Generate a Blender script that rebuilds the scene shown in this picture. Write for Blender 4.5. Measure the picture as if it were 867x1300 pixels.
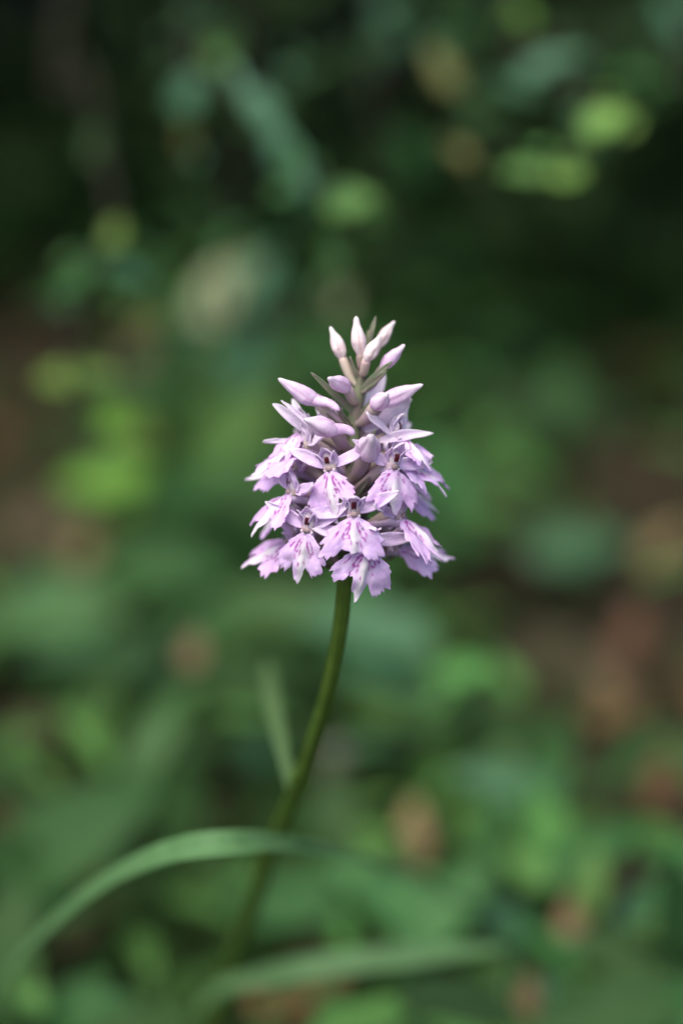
import bpy, math, random
from mathutils import Vector, Matrix, noise as mnoise
R = math.radians
random.seed(7)
scene = bpy.context.scene
for o in list(bpy.data.objects):
    bpy.data.objects.remove(o)
COL = scene.collection

# ------------------------------------------------------------------ camera
PITCH = R(22.0)            # looking down at the plant
FOCUS = 0.450              # metres from lens to the flower spike
KPX = 0.104 / 867 / FOCUS  # tangent of one photograph pixel
HF = 0.170                 # height of the point the camera aims at
CAM = Vector((0, -FOCUS * math.cos(PITCH), HF + FOCUS * math.sin(PITCH)))
FWD = Vector((0, math.cos(PITCH), -math.sin(PITCH)))
RGT = Vector((1, 0, 0))
UPV = Vector((0, math.sin(PITCH), math.cos(PITCH)))
cd = bpy.data.cameras.new('camera')
cam = bpy.data.objects.new('camera', cd); COL.objects.link(cam)
cam.location = CAM; cam.rotation_euler = (R(90) - PITCH, 0, 0)
cd.sensor_fit = 'HORIZONTAL'; cd.sensor_width = 24.0
cd.lens = 24.0 * FOCUS / 0.104
cd.clip_start = 0.01; cd.clip_end = 500
cd.dof.use_dof = True; cd.dof.focus_distance = 0.4465
cd.dof.aperture_fstop = 4.9; cd.dof.aperture_blades = 0
scene.camera = cam

# ------------------------------------------------------------------ light
SUN = Vector((-0.30, -0.42, 1.0)).normalized()      # direction towards the sun
w = bpy.data.worlds.new('World'); scene.world = w; w.use_nodes = True
nt = w.node_tree; nt.nodes.clear()
sky = nt.nodes.new('ShaderNodeTexSky'); sky.sky_type = 'NISHITA'; sky.sun_disc = False
sky.sun_elevation = math.asin(SUN.z); sky.sun_rotation = math.atan2(SUN.x, SUN.y)
sky.dust_density = 4.0; sky.air_density = 1.0; sky.ozone_density = 1.0
bg = nt.nodes.new('ShaderNodeBackground'); bg.inputs[1].default_value = 0.095
wo = nt.nodes.new('ShaderNodeOutputWorld')
nt.links.new(sky.outputs[0], bg.inputs[0]); nt.links.new(bg.outputs[0], wo.inputs[0])
sd = bpy.data.lights.new('sun', 'SUN'); sd.energy = 1.3; sd.angle = R(50); sd.color = (1, 0.95, 0.86)
so = bpy.data.objects.new('sun', sd); COL.objects.link(so)
so.rotation_euler = SUN.to_track_quat('Z', 'Y').to_euler()
vs = scene.view_settings
vs.view_transform = 'Standard'; vs.look = 'None'; vs.gamma = 1.0; vs.use_curve_mapping = False
vs.exposure = 1.27

# ------------------------------------------------------------------ helpers
def P(px, py, d):
    """point seen at photograph pixel (px, py), d metres deep"""
    return CAM + d * (FWD + RGT * ((px - 433.5) * KPX) - UPV * ((py - 650) * KPX))
def ground_depth(py, h=0.0):
    s = math.sin(PITCH) + (py - 650) * KPX * math.cos(PITCH)
    return (CAM.z - h) / s
def G(px, py, h=0.0):
    return P(px, py, ground_depth(py, h))
def tag(o, label=None, cat=None, group=None, kind=None):
    if label: o['label'] = label
    if cat: o['category'] = cat
    if group: o['group'] = group
    if kind: o['kind'] = kind
    return o
def link(name, data, mat=None, parent=None):
    o = bpy.data.objects.new(name, data); COL.objects.link(o)
    if mat is not None and data is not None and not data.materials: data.materials.append(mat)
    if parent is not None: o.parent = parent
    return o
def mesh(name, v, f, smooth=True):
    m = bpy.data.meshes.new(name)
    m.from_pydata([tuple(p) for p in v], [], f); m.update()
    if smooth: m.polygons.foreach_set('use_smooth', [True] * len(m.polygons))
    return m
def grid_faces(nu, nv, off=0, wrap=False):
    fs = []
    for i in range(nu - 1):
        for j in range(nv if wrap else nv - 1):
            a = off + i * nv + j; b = off + i * nv + (j + 1) % nv
            fs.append((a, b, b + nv, a + nv))
    return fs
def tube(pts, rad, n=10, cap=True, ridge=0.0):
    """smooth tapered tube through pts"""
    v, f = [], []
    N = len(pts); ref = None
    for i, p in enumerate(pts):
        t = (pts[min(i + 1, N - 1)] - pts[max(i - 1, 0)]).normalized()
        if ref is None:
            ref = t.orthogonal().normalized()
        a = (ref - t * ref.dot(t)).normalized(); b = t.cross(a); ref = a
        for k in range(n):
            th = 2 * math.pi * k / n
            v.append(p + (a * math.cos(th) + b * math.sin(th)) * rad[i] * (1 + ridge * math.cos(6 * th + i * .05) + ridge * .8 * mnoise.noise(Vector((i * .3, th, 2)))))
    f = grid_faces(N, n, 0, True)
    if cap:
        f.append(tuple(range(n - 1, -1, -1))); f.append(tuple(range((N - 1) * n, N * n)))
    return v, f
def bez(ctrl, n):
    """Catmull-Rom through control points"""
    c = [ctrl[0] * 2 - ctrl[1]] + list(ctrl) + [ctrl[-1] * 2 - ctrl[-2]]
    out = []; S = len(ctrl) - 1
    for i in range(n + 1):
        x = i / n * S; k = min(int(x), S - 1); t = x - k
        a, b, d, e = c[k:k + 4]
        out.append(0.5 * ((2 * b) + (d - a) * t + (2 * a - 5 * b + 4 * d - e) * t * t + (3 * b - a - 3 * d + e) * t ** 3))
    return out
def lerp_table(tab, x):
    if x <= tab[0][0]: return tab[0][1]
    for (x0, y0), (x1, y1) in zip(tab, tab[1:]):
        if x <= x1: return y0 + (y1 - y0) * (x - x0) / (x1 - x0)
    return tab[-1][1]
def blade(L, W, nu=9, nv=5, bend=0.0, cup=0.0, a0=0.0, shape='lance', wave=0.0, seed=0, twist=0.0):
    """curved leaf or petal: grows along +X, normal +Z. bend>0 curls upwards."""
    v = []; x = z = 0.0
    for i in range(nu):
        t = i / (nu - 1)
        a = a0 + bend * t
        if i:
            x += L / (nu - 1) * math.cos(a); z += L / (nu - 1) * math.sin(a)
        if shape == 'lance': wd = (t + 0.06) ** 0.6 * max(1.0 - t, 0) ** 0.75 * 1.75 + 0.03
        elif shape == 'ovate': wd = (t + 0.01) ** 0.55 * max(1.0 - t, 0) ** 0.95 * 2.2 + 0.01
        elif shape == 'sepal': wd = (0.42 + 0.58 * math.sin(math.pi * min(t * 1.15, 1) ** 0.9)) * (1 - t ** 5) ** 0.8 + 0.05 * (1 - t)
        elif shape == 'grass': wd = (0.55 + 0.9 * t) if t < 0.5 else max(1.0 - ((t - 0.5) / 0.5) ** 1.6, 0.02)
        else: wd = 1.0
        h = W / 2 * wd
        for j in range(nv):
            s = -1 + 2 * j / (nv - 1)
            if abs(cup) > 1e-4:
                y = h * math.sin(cup * s) / cup; n = h * (1 - math.cos(cup * s)) / cup
            else: y, n = h * s, 0.0
            if wave:
                n += wave * mnoise.noise(Vector((t * 4 + seed * 7.1, s * 1.5, seed * 3.3))) * (0.3 + abs(s))
            tw = twist * t
            y, n = y * math.cos(tw) - n * math.sin(tw), y * math.sin(tw) + n * math.cos(tw)
            v.append(Vector((x - n * math.sin(a), y, z + n * math.cos(a))))
    return v, grid_faces(nu, nv)
def frame(d, n):
    """rotation taking +X to d and +Z close to n"""
    d = d.normalized(); n = (n - d * n.dot(d)).normalized(); y = n.cross(d)
    return Matrix((d, y, n)).transposed()
def solid(o, th, lo=-1):
    m = o.modifiers.new('thick', 'SOLIDIFY'); m.thickness = th; m.offset = 0; m.use_rim = True
    return o
def ellipsoid(c, r, n=12, m=8):
    v = []
    for i in range(m + 1):
        ph = math.pi * i / m
        for k in range(n):
            th = 2 * math.pi * k / n
            v.append(Vector((c[0] + r[0] * math.sin(ph) * math.cos(th), c[1] + r[1] * math.sin(ph) * math.sin(th), c[2] + r[2] * math.cos(ph))))
    return v, grid_faces(m + 1, n, 0, True)

# ------------------------------------------------------------------ materials
def nodemat(name):
    m = bpy.data.materials.new(name); m.use_nodes = True
    t = m.node_tree; t.nodes.clear()
    out = t.nodes.new('ShaderNodeOutputMaterial')
    return m, t, out
def N(t, typ, **kw):
    n = t.nodes.new(typ)
    for k, val in kw.items():
        if k.startswith('i_'):
            key = k[2:]; key = int(key) if key.isdigit() else key.replace('_', ' ')
            n.inputs[key].default_value = val
        else: setattr(n, k, val)
    return n
def rgba(c): return (c[0], c[1], c[2], 1)
def mixc(t, fac, a, b, blend='MIX'):
    n = N(t, 'ShaderNodeMix', data_type='RGBA', blend_type=blend)
    for sock, val in ((n.inputs[0], fac), (n.inputs[6], a), (n.inputs[7], b)):
        if isinstance(val, bpy.types.NodeSocket): t.links.new(val, sock)
        elif isinstance(val, (int, float)): sock.default_value = val
        else: sock.default_value = rgba(val)
    return n.outputs[2]
def thin_shader(t, out, col, trans, rough, bump=None, spec=0.3):
    p = N(t, 'ShaderNodeBsdfPrincipled'); p.inputs['Roughness'].default_value = rough
    p.inputs['Specular IOR Level'].default_value = spec
    tr = N(t, 'ShaderNodeBsdfTranslucent'); mx = N(t, 'ShaderNodeMixShader'); mx.inputs[0].default_value = trans
    if isinstance(col, bpy.types.NodeSocket):
        t.links.new(col, p.inputs['Base Color']); t.links.new(col, tr.inputs[0])
    else: p.inputs['Base Color'].default_value = rgba(col); tr.inputs[0].default_value = rgba(col)
    if bump is not None: t.links.new(bump, p.inputs['Normal'])
    t.links.new(p.outputs[0], mx.inputs[1]); t.links.new(tr.outputs[0], mx.inputs[2]); t.links.new(mx.outputs[0], out.inputs[0])
def petal_mat(name, c1, c2, trans=0.35, scale=900.0, lip=False, vfreq=14.0, markcol=(0.42, 0.03, 0.40)):
    m, t, out = nodemat(name)
    tc = N(t, 'ShaderNodeTexCoord')
    no = N(t, 'ShaderNodeTexNoise'); no.inputs['Scale'].default_value = scale; no.inputs['Detail'].default_value = 4
    t.links.new(tc.outputs['Object'], no.inputs['Vector'])
    ra = N(t, 'ShaderNodeMapRange', i_1=0.35, i_2=0.7); t.links.new(no.outputs[0], ra.inputs[0])
    col = mixc(t, ra.outputs[0], c1, c2)
    oi = N(t, 'ShaderNodeObjectInfo')
    hs = N(t, 'ShaderNodeHueSaturation')
    mr = N(t, 'ShaderNodeMapRange', i_3=0.485, i_4=0.515); t.links.new(oi.outputs['Random'], mr.inputs[0])
    t.links.new(mr.outputs[0], hs.inputs['Hue']); t.links.new(col, hs.inputs['Color']); col = hs.outputs[0]
    sa = N(t, 'ShaderNodeAttribute', attribute_name='side')
    ml = N(t, 'ShaderNodeMath', operation='MULTIPLY'); ml.inputs[1].default_value = vfreq; t.links.new(sa.outputs['Fac'], ml.inputs[0])
    nd = N(t, 'ShaderNodeMath', operation='MULTIPLY_ADD'); nd.inputs[1].default_value = 5.0; t.links.new(no.outputs[0], nd.inputs[0]); t.links.new(ml.outputs[0], nd.inputs[2])
    sn = N(t, 'ShaderNodeMath', operation='SINE'); t.links.new(nd.outputs[0], sn.inputs[0])
    vr = N(t, 'ShaderNodeMapRange', i_1=0.55, i_2=1.0, i_3=0.0, i_4=0.30); t.links.new(sn.outputs[0], vr.inputs[0])
    col = mixc(t, vr.outputs[0], col, tuple(x * y for x, y in zip(c1, (0.72, 0.58, 0.80))))
    pa = N(t, 'ShaderNodeAttribute', attribute_name='pale')
    col = mixc(t, pa.outputs['Fac'], col, (0.90, 0.86, 0.90))
    if lip:
        ma = N(t, 'ShaderNodeAttribute', attribute_name='mark')
        col = mixc(t, ma.outputs['Fac'], col, markcol)
    ve = N(t, 'ShaderNodeTexNoise'); ve.inputs['Scale'].default_value = 2600; ve.inputs['Detail'].default_value = 2
    t.links.new(tc.outputs['Object'], ve.inputs['Vector'])
    bp = N(t, 'ShaderNodeBump'); bp.inputs['Strength'].default_value = 0.22; bp.inputs['Distance'].default_value = 0.0002
    t.links.new(ve.outputs[0], bp.inputs['Height'])
    thin_shader(t, out, col, trans, 0.55, bp.outputs[0], 0.2)
    return m
def leaf_mat(name, c, c2=None, trans=0.25, rough=0.6, scale=60.0, spec=0.16):
    m, t, out = nodemat(name)
    c2 = c2 or tuple(x * 0.55 for x in c)
    tc = N(t, 'ShaderNodeTexCoord'); oi = N(t, 'ShaderNodeObjectInfo')
    no = N(t, 'ShaderNodeTexNoise'); no.inputs['Scale'].default_value = scale; no.inputs['Detail'].default_value = 5
    t.links.new(tc.outputs['Object'], no.inputs['Vector'])
    ra = N(t, 'ShaderNodeMapRange', i_1=0.35, i_2=0.68); t.links.new(no.outputs[0], ra.inputs[0])
    col = mixc(t, ra.outputs[0], c, c2)
    hs = N(t, 'ShaderNodeHueSaturation')
    mr = N(t, 'ShaderNodeMapRange', i_3=0.48, i_4=0.52); t.links.new(oi.outputs['Random'], mr.inputs[0])
    mv = N(t, 'ShaderNodeMapRange', i_3=0.75, i_4=1.2); t.links.new(oi.outputs['Random'], mv.inputs[0])
    t.links.new(mr.outputs[0], hs.inputs['Hue']); t.links.new(mv.outputs[0], hs.inputs['Value']); t.links.new(col, hs.inputs['Color'])
    thin_shader(t, out, hs.outputs[0], trans, rough, None, spec)
    return m
M = {}
M['lip'] = petal_mat('lip_petal', (0.80, 0.56, 0.90), (0.86, 0.68, 0.93), 0.38, lip=True, vfreq=22.0)
M['petal'] = petal_mat('lavender_petal', (0.82, 0.64, 0.90), (0.88, 0.76, 0.93), 0.42)
M['palepetal'] = petal_mat('pale_petal', (0.86, 0.75, 0.91), (0.91, 0.85, 0.94), 0.44)
M['bud'] = petal_mat('bud_pink', (0.76, 0.52, 0.76), (0.83, 0.68, 0.85), 0.2, lip=True, markcol=(0.50, 0.25, 0.42))
M['palebud'] = petal_mat('bud_pale', (0.85, 0.68, 0.70), (0.88, 0.81, 0.79), 0.2, lip=True, markcol=(0.58, 0.36, 0.36))
M['throat'] = petal_mat('throat_pale', (0.66, 0.54, 0.62), (0.75, 0.66, 0.72), 0.2)
M['maroon'] = leaf_mat('anther_maroon', (0.10, 0.015, 0.025), (0.05, 0.008, 0.015), 0.0, 0.4, 900)
M['stigma'] = leaf_mat('stigma_grey', (0.36, 0.27, 0.28), (0.28, 0.19, 0.20), 0.0, 0.35, 900)
M['ovary'] = leaf_mat('ovary_green_purple', (0.42, 0.37, 0.29), (0.52, 0.36, 0.45), 0.1, 0.45, 500)
M['budovary'] = leaf_mat('bud_ovary', (0.50, 0.42, 0.34), (0.55, 0.38, 0.40), 0.1, 0.5, 500)
M['rachis'] = leaf_mat('rachis_green', (0.13, 0.16, 0.085), (0.17, 0.13, 0.12), 0.0, 0.45, 400)
M['bract'] = leaf_mat('bract_green', (0.22, 0.28, 0.16), (0.31, 0.25, 0.24), 0.3, 0.45, 500)
M['stem'] = leaf_mat('stem_green', (0.085, 0.170, 0.028), (0.060, 0.125, 0.020), 0.0, 0.42, 300)
M['leaf'] = leaf_mat('leaf_green', (0.038, 0.105, 0.028), (0.026, 0.076, 0.020), 0.25)
M['blade'] = leaf_mat('blade_green', (0.064, 0.165, 0.050), (0.046, 0.125, 0.036), 0.25, 0.5)
M['strap'] = leaf_mat('strap_green', (0.120, 0.235, 0.095), (0.095, 0.195, 0.075), 0.25, 0.5, 200)
M['fresh'] = leaf_mat('leaf_fresh', (0.12, 0.28, 0.075), (0.09, 0.22, 0.05), 0.3)
M['cover'] = leaf_mat('cover_green', (0.035, 0.092, 0.020), (0.021, 0.060, 0.014), 0.25, 0.6, 12)
M['bright'] = leaf_mat('leaf_bright', (0.16, 0.33, 0.045), (0.11, 0.25, 0.035), 0.35, 0.45)
M['lime'] = leaf_mat('leaf_lime', (0.19, 0.33, 0.075), (0.15, 0.28, 0.06), 0.35, 0.45)
M['blue'] = leaf_mat('leaf_bluegreen', (0.065, 0.17, 0.085), (0.046, 0.125, 0.06), 0.2, 0.5)
M['teal'] = leaf_mat('leaf_teal', (0.10, 0.23, 0.14), (0.075, 0.18, 0.10), 0.2, 0.5)
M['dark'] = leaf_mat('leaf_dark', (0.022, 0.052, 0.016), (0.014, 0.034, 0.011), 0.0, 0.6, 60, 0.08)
M['olive'] = leaf_mat('leaf_olive', (0.16, 0.17, 0.05), (0.12, 0.11, 0.045), 0.25, 0.5)
M['pale'] = leaf_mat('leaf_pale_dry', (0.27, 0.30, 0.17), (0.22, 0.24, 0.13), 0.2, 0.6)
M['brown'] = leaf_mat('litter_brown', (0.070, 0.054, 0.030), (0.038, 0.029, 0.017), 0.12, 0.65)
M['rust'] = leaf_mat('litter_rust', (0.17, 0.095, 0.045), (0.10, 0.058, 0.03), 0.15, 0.6)
M['tan'] = leaf_mat('litter_tan', (0.23, 0.165, 0.085), (0.17, 0.12, 0.06), 0.2, 0.6)
M['greyleaf'] = leaf_mat('litter_grey', (0.29, 0.24, 0.21), (0.20, 0.16, 0.14), 0.15, 0.6)
M['bark'] = leaf_mat('bark_brown', (0.020, 0.018, 0.012), (0.012, 0.011, 0.008), 0.0, 0.8, 120)
def soil_mat():
    m, t, out = nodemat('forest_soil')
    tc = N(t, 'ShaderNodeTexCoord')
    a = N(t, 'ShaderNodeTexNoise'); a.inputs['Scale'].default_value = 9; a.inputs['Detail'].default_value = 6
    b = N(t, 'ShaderNodeTexNoise'); b.inputs['Scale'].default_value = 120; b.inputs['Detail'].default_value = 8
    t.links.new(tc.outputs['Object'], a.inputs['Vector']); t.links.new(tc.outputs['Object'], b.inputs['Vector'])
    c = mixc(t, a.outputs[0], (0.022, 0.019, 0.011), (0.046, 0.037, 0.020))
    c = mixc(t, 0.35, c, b.outputs['Fac'], 'OVERLAY')
    p = N(t, 'ShaderNodeBsdfPrincipled'); p.inputs['Roughness'].default_value = 0.9; p.inputs['Specular IOR Level'].default_value = 0.15
    bp = N(t, 'ShaderNodeBump'); bp.inputs['Strength'].default_value = 0.8; bp.inputs['Distance'].default_value = 0.006
    t.links.new(b.outputs[0], bp.inputs['Height']); t.links.new(bp.outputs[0], p.inputs['Normal'])
    t.links.new(c, p.inputs['Base Color']); t.links.new(p.outputs[0], out.inputs[0])
    return m
M['soil'] = soil_mat()

# ------------------------------------------------------------------ ground
def gz(x, y):
    d = math.hypot(x, y)
    return (0.012 * mnoise.noise(Vector((x * 5, y * 5, 0))) + 0.006 * mnoise.noise(Vector((x * 17, y * 17, 3)))) * (1 if d < 4 else 0) - 0.012
def build_ground():
    ax = sorted(set([-120, -60, -30, -15, -8, -5] + [round(-4 + 0.08 * i, 3) for i in range(101)] + [5, 8, 15, 30, 60, 120]))
    v = [Vector((x, y, gz(x, y))) for x in ax for y in ax]
    n = len(ax)
    f = [(i * n + j, (i + 1) * n + j, (i + 1) * n + j + 1, i * n + j + 1) for i in range(n - 1) for j in range(n - 1)]
    return tag(link('ground', mesh('ground', v, f), M['soil']), 'dark woodland soil under leaf litter', 'ground', kind='structure')
build_ground()

# ------------------------------------------------------------------ the orchid
AXD = 0.4555                                   # depth of the spike's axis
axis_px = [(285, 1262, 0.588), (314, 1170, 0.550), (343, 1085, 0.521), (378, 1000, 0.496), (402, 930, 0.4795), (424, 845, 0.4665),
           (436, 760, 0.458), (438, 700, AXD), (443, 620, AXD), (450, 540, AXD), (458, 480, AXD), (466, 445, AXD), (470, 420, AXD)]
axis_pts = [P(*a) for a in axis_px]
b0 = axis_pts[0]
root = Vector((b0.x - 0.010, b0.y + 0.018, gz(b0.x - 0.01, b0.y + 0.018) - 0.004))
orchid = link('orchid', None)
orchid.location = root
tag(orchid, 'lilac orchid with purple-spotted lips on a slender green stem', 'flower')
def oplace(name, v, f, mat, parent=None):
    """mesh given in world coordinates, linked as a part of the orchid"""
    par = parent or orchid
    base = root
    return link(name, mesh(name, [p - base for p in v], f), mat, par)
low = [root, (root * 0.5 + b0 * 0.5) + Vector((-0.002, 0.004, 0))] + axis_pts[:8]
pts = bez(low, 72)
rad = [0.00185 - 0.00075 * (i / 72) for i in range(73)]
for i in range(73):                             # swollen node where the stem leaf sheathes it
    dd = (pts[i] - P(381, 992, 0.494)).length
    rad[i] += 0.0005 * math.exp(-(dd / 0.004) ** 2)
v, f = tube(pts, rad, 36, True, .05)
oplace('stem', v, f, M['stem'])
pts = bez(axis_pts[7:], 40)
v, f = tube(pts, [(0.00135 - 0.0008 * (i / 40)) * (1 + 0.10 * math.sin(i * 1.9)) for i in range(41)], 12)
oplace('flower_stalk', v, f, M['rachis'])
def axis_at(py):
    """point of the spike's axis at photograph row py"""
    for a, b in zip(axis_px, axis_px[1:]):
        if b[1] <= py <= a[1]:
            t = (a[1] - py) / (a[1] - b[1])
            return P(a[0] + (b[0] - a[0]) * t, py, a[2] + (b[2] - a[2]) * t)
    return axis_pts[-1] if py < axis_px[-1][1] else axis_pts[0]

LIP = [(0, 8.5), (4, 8.25), (8, 7.2), (12, 5.9), (15, 5.5), (18, 6.1), (23, 7.2), (30, 7.7), (40, 7.5), (48, 6.9), (55, 5.7), (62, 4.2), (69, 2.9), (76, 2.0), (84, 1.4), (90, 1.0)]
STROKES = [[(1.0, .45), (1.8, .62), (2.7, .95)], [(1.3, 1.0), (2.2, 1.65), (3.1, 2.05), (3.5, 1.6), (3.2, 1.15)], [(3.5, .7), (4.1, .85)],
           [(4.6, .35), (4.95, .42)], [(1.9, 2.25), (2.6, 2.75)], [(3.9, 1.9), (4.2, 1.75)], [(0.6, .8), (1.0, 1.0)]]
def seg_dist(p, a, b):
    ax, ay = a; bx, by = b; px, py = p
    dx, dy = bx - ax, by - ay
    t = max(0, min(1, ((px - ax) * dx + (py - ay) * dy) / (dx * dx + dy * dy + 1e-9)))
    return math.hypot(px - ax - t * dx, py - ay - t * dy)
def make_lip(rng, droop, bend=0.045, fold=0.5, tooth=1.0, spread=1.0):
    """three-lobed lip in flower space (mm); returns verts, faces, mark, pale"""
    na, nr = 95, 34
    sd = rng.random() * 100
    tooth *= rng.uniform(.75, 1.05); fold *= rng.uniform(.7, 1.5); warp = rng.uniform(.4, .95); skew = rng.uniform(-.16, .16)
    strokes = []
    for side in (-1, 1):
        for st in STROKES:
            if rng.random() < 0.22: continue
            j = (rng.uniform(-.25, .25), rng.uniform(-.18, .18)); k = rng.uniform(0.85, 1.15)
            strokes.append(([(x * k + j[0], side * (y * k + j[1])) for x, y in st], rng.uniform(.08, .19)))
    v, mark, pale, side = [], [], [], []
    ca, sa = math.cos(droop), math.sin(droop)
    tilt = rng.uniform(-0.12, 0.12)
    for i in range(nr):
        q = i / (nr - 1)
        for j in range(na):
            ph = -90 + 180 * j / (na - 1)
            r = lerp_table(LIP, abs(ph))
            if abs(ph) < 14: r = 5.4 + (r - 5.4) * tooth
            elif abs(ph) < 70:
                e = mnoise.noise(Vector((ph * 0.16, sd, 0))) * 1.2 + mnoise.noise(Vector((ph * 0.42, sd, 5))) * 0.85
                r += e * min(1, (abs(ph) - 14) / 5)
            if ph > 0: r *= 1 + tilt
            else: r *= 1 - tilt
            a = math.radians(ph)
            rr = 0.35 + (r - 0.35) * q
            x = rr * math.cos(a); y = rr * math.sin(a) * spread
            # lobes drawn together to a narrow claw at the base
            y *= 0.55 + 0.45 * min(1, q * 2.2)
            n = -bend * x * x * 0.7 - fold * (abs(y) / 4) ** 2 * (0.6 + 0.4 * q)
            n += 0.42 * math.exp(-(y / 0.75) ** 2) * math.sin(math.pi * min(q * 1.0 + .15, 1)) 
            n -= 0.35 * math.exp(-((abs(y) - 1.5) / 0.6) ** 2) * q
            y += skew * x * q
            n += warp * q * mnoise.noise(Vector((x * .45 + sd, y * .45, sd))) + 0.16 * q * mnoise.noise(Vector((x * 1.3 + sd, y * 1.3, sd)))
            v.append(Vector((0.6 + x * ca + n * sa, y, -0.9 - x * sa + n * ca)))
            d = 9.0
            for st, wd in strokes:
                for s0, s1 in zip(st, st[1:]):
                    d = min(d, seg_dist((x, y / max(spread, .1)), s0, s1) - wd)
            d += 0.22 * mnoise.noise(Vector((x * 2.3 + sd, y * 2.3, 9)))
            mark.append(max(0, min(1, 0.5 - d / 0.22)) * 0.9)
            wc = math.exp(-(y / (0.75)) ** 2) * min(1, max(0, (x - 1.6) / 3)) * 0.95 + 0.55 * math.exp(-((x - 2.6) / 1.7) ** 2 - (y / 1.7) ** 2)
            pale.append(min(1, wc)); side.append(ph / 90)
    return v, grid_faces(nr, na), mark, pale, side
def attr(me, name, vals):
    a = me.attributes.new(name, 'FLOAT', 'POINT'); a.data.foreach_set('value', vals)
def mm(v, s): return [p * (0.001 * s) for p in v]
def xf(v, rot, off): return [rot @ p + Vector(off) for p in v]
TH = 0.00016
def tip_pale(me, vals):
    attr(me, 'pale', vals)
def petal_part(name, parent, v, f, mat, s, nu, nv, k=0.75):
    me = mesh(name, mm(v, s), f)
    vals = []
    for i in range(nu):
        t = i / (nu - 1)
        for j in range(nv): vals.append(max(0, min(1, (t - 0.55) / 0.45)) * k)
    attr(me, 'pale', vals); attr(me, 'side', [-1 + 2 * (i % nv) / (nv - 1) for i in range(nu * nv)])
    return solid(link(name, me, mat, parent), TH)
def facing(yaw, elev, roll):
    F = Vector((math.sin(yaw) * math.cos(elev), -math.cos(yaw) * math.cos(elev), math.sin(elev)))
    U = Vector((0, 0, 1)); U = (U - F * U.dot(F)).normalized()
    U = Matrix.Rotation(roll, 3, F) @ U
    return frame(F, U)
def flower(px, py, d, yaw, elev=0, roll=0, s=1.0, droop=60, attach=None, seed=0, lipw=1.0, tooth=1.0, fold=0.5, bend=0.045,
           sep=(22, 22), hood=1.0, back=False, petalmat='petal', lipL=1.0, sepL=8.0):
    rng = random.Random(seed)
    rot = facing(R(yaw), R(elev), R(roll)); c = P(px, py, d)
    inv = rot.transposed()
    att = axis_at(attach if attach else py + 45)
    la = (inv @ (att - c)) * (1000 / s)
    body_pts = bez([Vector((0.3, 0, -0.5)), Vector((-1.6, 0, -0.5)), la * 0.5 + Vector((0.4, 0, 1.0)), la], 12)
    v, f = tube(body_pts, [1.15, 1.2, 1.15, 1.05, 1.05, 1.1, 1.1, 1.05, 1.0, 0.9, 0.8, 0.7, 0.65], 10)
    fl = link('flower', mesh('flower', mm(v, s), f), M['ovary'], orchid)
    fl.matrix_basis = Matrix.Translation(c - root) @ rot.to_4x4()
    # lip
    v, f, mk, pl, sd_ = make_lip(rng, R(droop), bend, fold, tooth, lipw)
    v = [Vector((p.x * lipL, p.y, p.z * lipL)) for p in v]
    me = mesh('lip', mm(v, s), f); attr(me, 'mark', mk); attr(me, 'pale', pl); attr(me, 'side', sd_)
    solid(link('lip', me, M['lip'], fl), TH)
    # spur behind the lip
    sp = bez([Vector((0.5, 0, -1.0)), Vector((-1.8, 0, -1.5)), Vector((-4.2, 0, -2.4)), Vector((-6.4, 0.3, -4.0))], 10)
    v, f = tube(sp, [1.15, 1.15, 1.1, 1.0, .95, .9, .85, .75, .65, .5, .25], 10)
    link('spur', mesh('spur', mm(v, s), f), M['petal'], fl)
    # dorsal sepal: arched over the column
    pm = M[petalmat]
    v, f = blade(5.4 * hood, 3.9, 12, 9, R(-104 + rng.uniform(-14, 14)), -1.2, R(112), 'sepal', 0.25, seed + 1)
    petal_part('dorsal_sepal', fl, xf(v, Matrix.Identity(3), (-0.7, 0, 0.0)), f, pm, s, 12, 9, 0.55)
    for sd in (-1, 1):
        v, f = blade(4.2 * hood, 2.0, 11, 7, R(-75), -0.9, R(100), 'sepal', 0.3, seed + 2 + sd)
        rz = Matrix.Rotation(R((10 + rng.uniform(-8, 10)) * sd), 3, 'X') @ Matrix.Rotation(R(42 * sd), 3, 'Z')
        petal_part('petal', fl, xf(v, rz, (-0.35, 0.95 * sd, -0.3)), f, pm, s, 11, 7, 0.5)
        # lateral sepals: spread like wings
        e = R(sep[0] if sd > 0 else sep[1]) + R(rng.uniform(-6, 6))
        dirv = Vector((-0.15 + rng.uniform(-.15, .2), sd * math.cos(e), math.sin(e)))
        nrm = Vector((0.9, sd * 0.1, 0.55))
        v, f = blade(sepL, 3.2, 14, 7, R(rng.uniform(15, 45)), 0.75, R(-12), 'lance', 0.5, seed + 5 + sd, R(rng.uniform(-30, 30)))
        petal_part('lateral_sepal', fl, xf(v, frame(dirv, nrm), (-0.7, 0.7 * sd, -0.1)), f, pm, s, 14, 7, 0.7)
    # column, anthers, stigma
    v, f = ellipsoid((-0.25, 0, 1.0), (0.85, 1.05, 1.7))
    link('column', mesh('column', mm(v, s), f), M['throat'], fl)
    for sd in (-1, 1):
        v, f = ellipsoid((0.50, 0.20 * sd, 1.35), (0.32, 0.27, 0.75), 10, 7)
        link('anther', mesh('anther', mm(v, s), f), M['maroon'], fl)
    v, f = ellipsoid((0.62, 0, -0.2), (0.35, 0.62, 0.5), 12, 7)
    link('stigma', mesh('stigma', mm(v, s), f), M['stigma'], fl)
    # throat rim that joins lip and column
    ring = [Vector((0.45, 0.95 * math.cos(t), -0.35 + 0.85 * math.sin(t))) for t in [math.pi + math.pi * k / 10 for k in range(11)]]
    v, f = tube(ring, [0.24] * 11, 8)
    link('throat_rim', mesh('throat_rim', mm(v, s), f), M['throat'], fl)
    # bract under the ovary
    bd = (c - att); bl = bd.length * 1000 * 0.95 + 2
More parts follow.
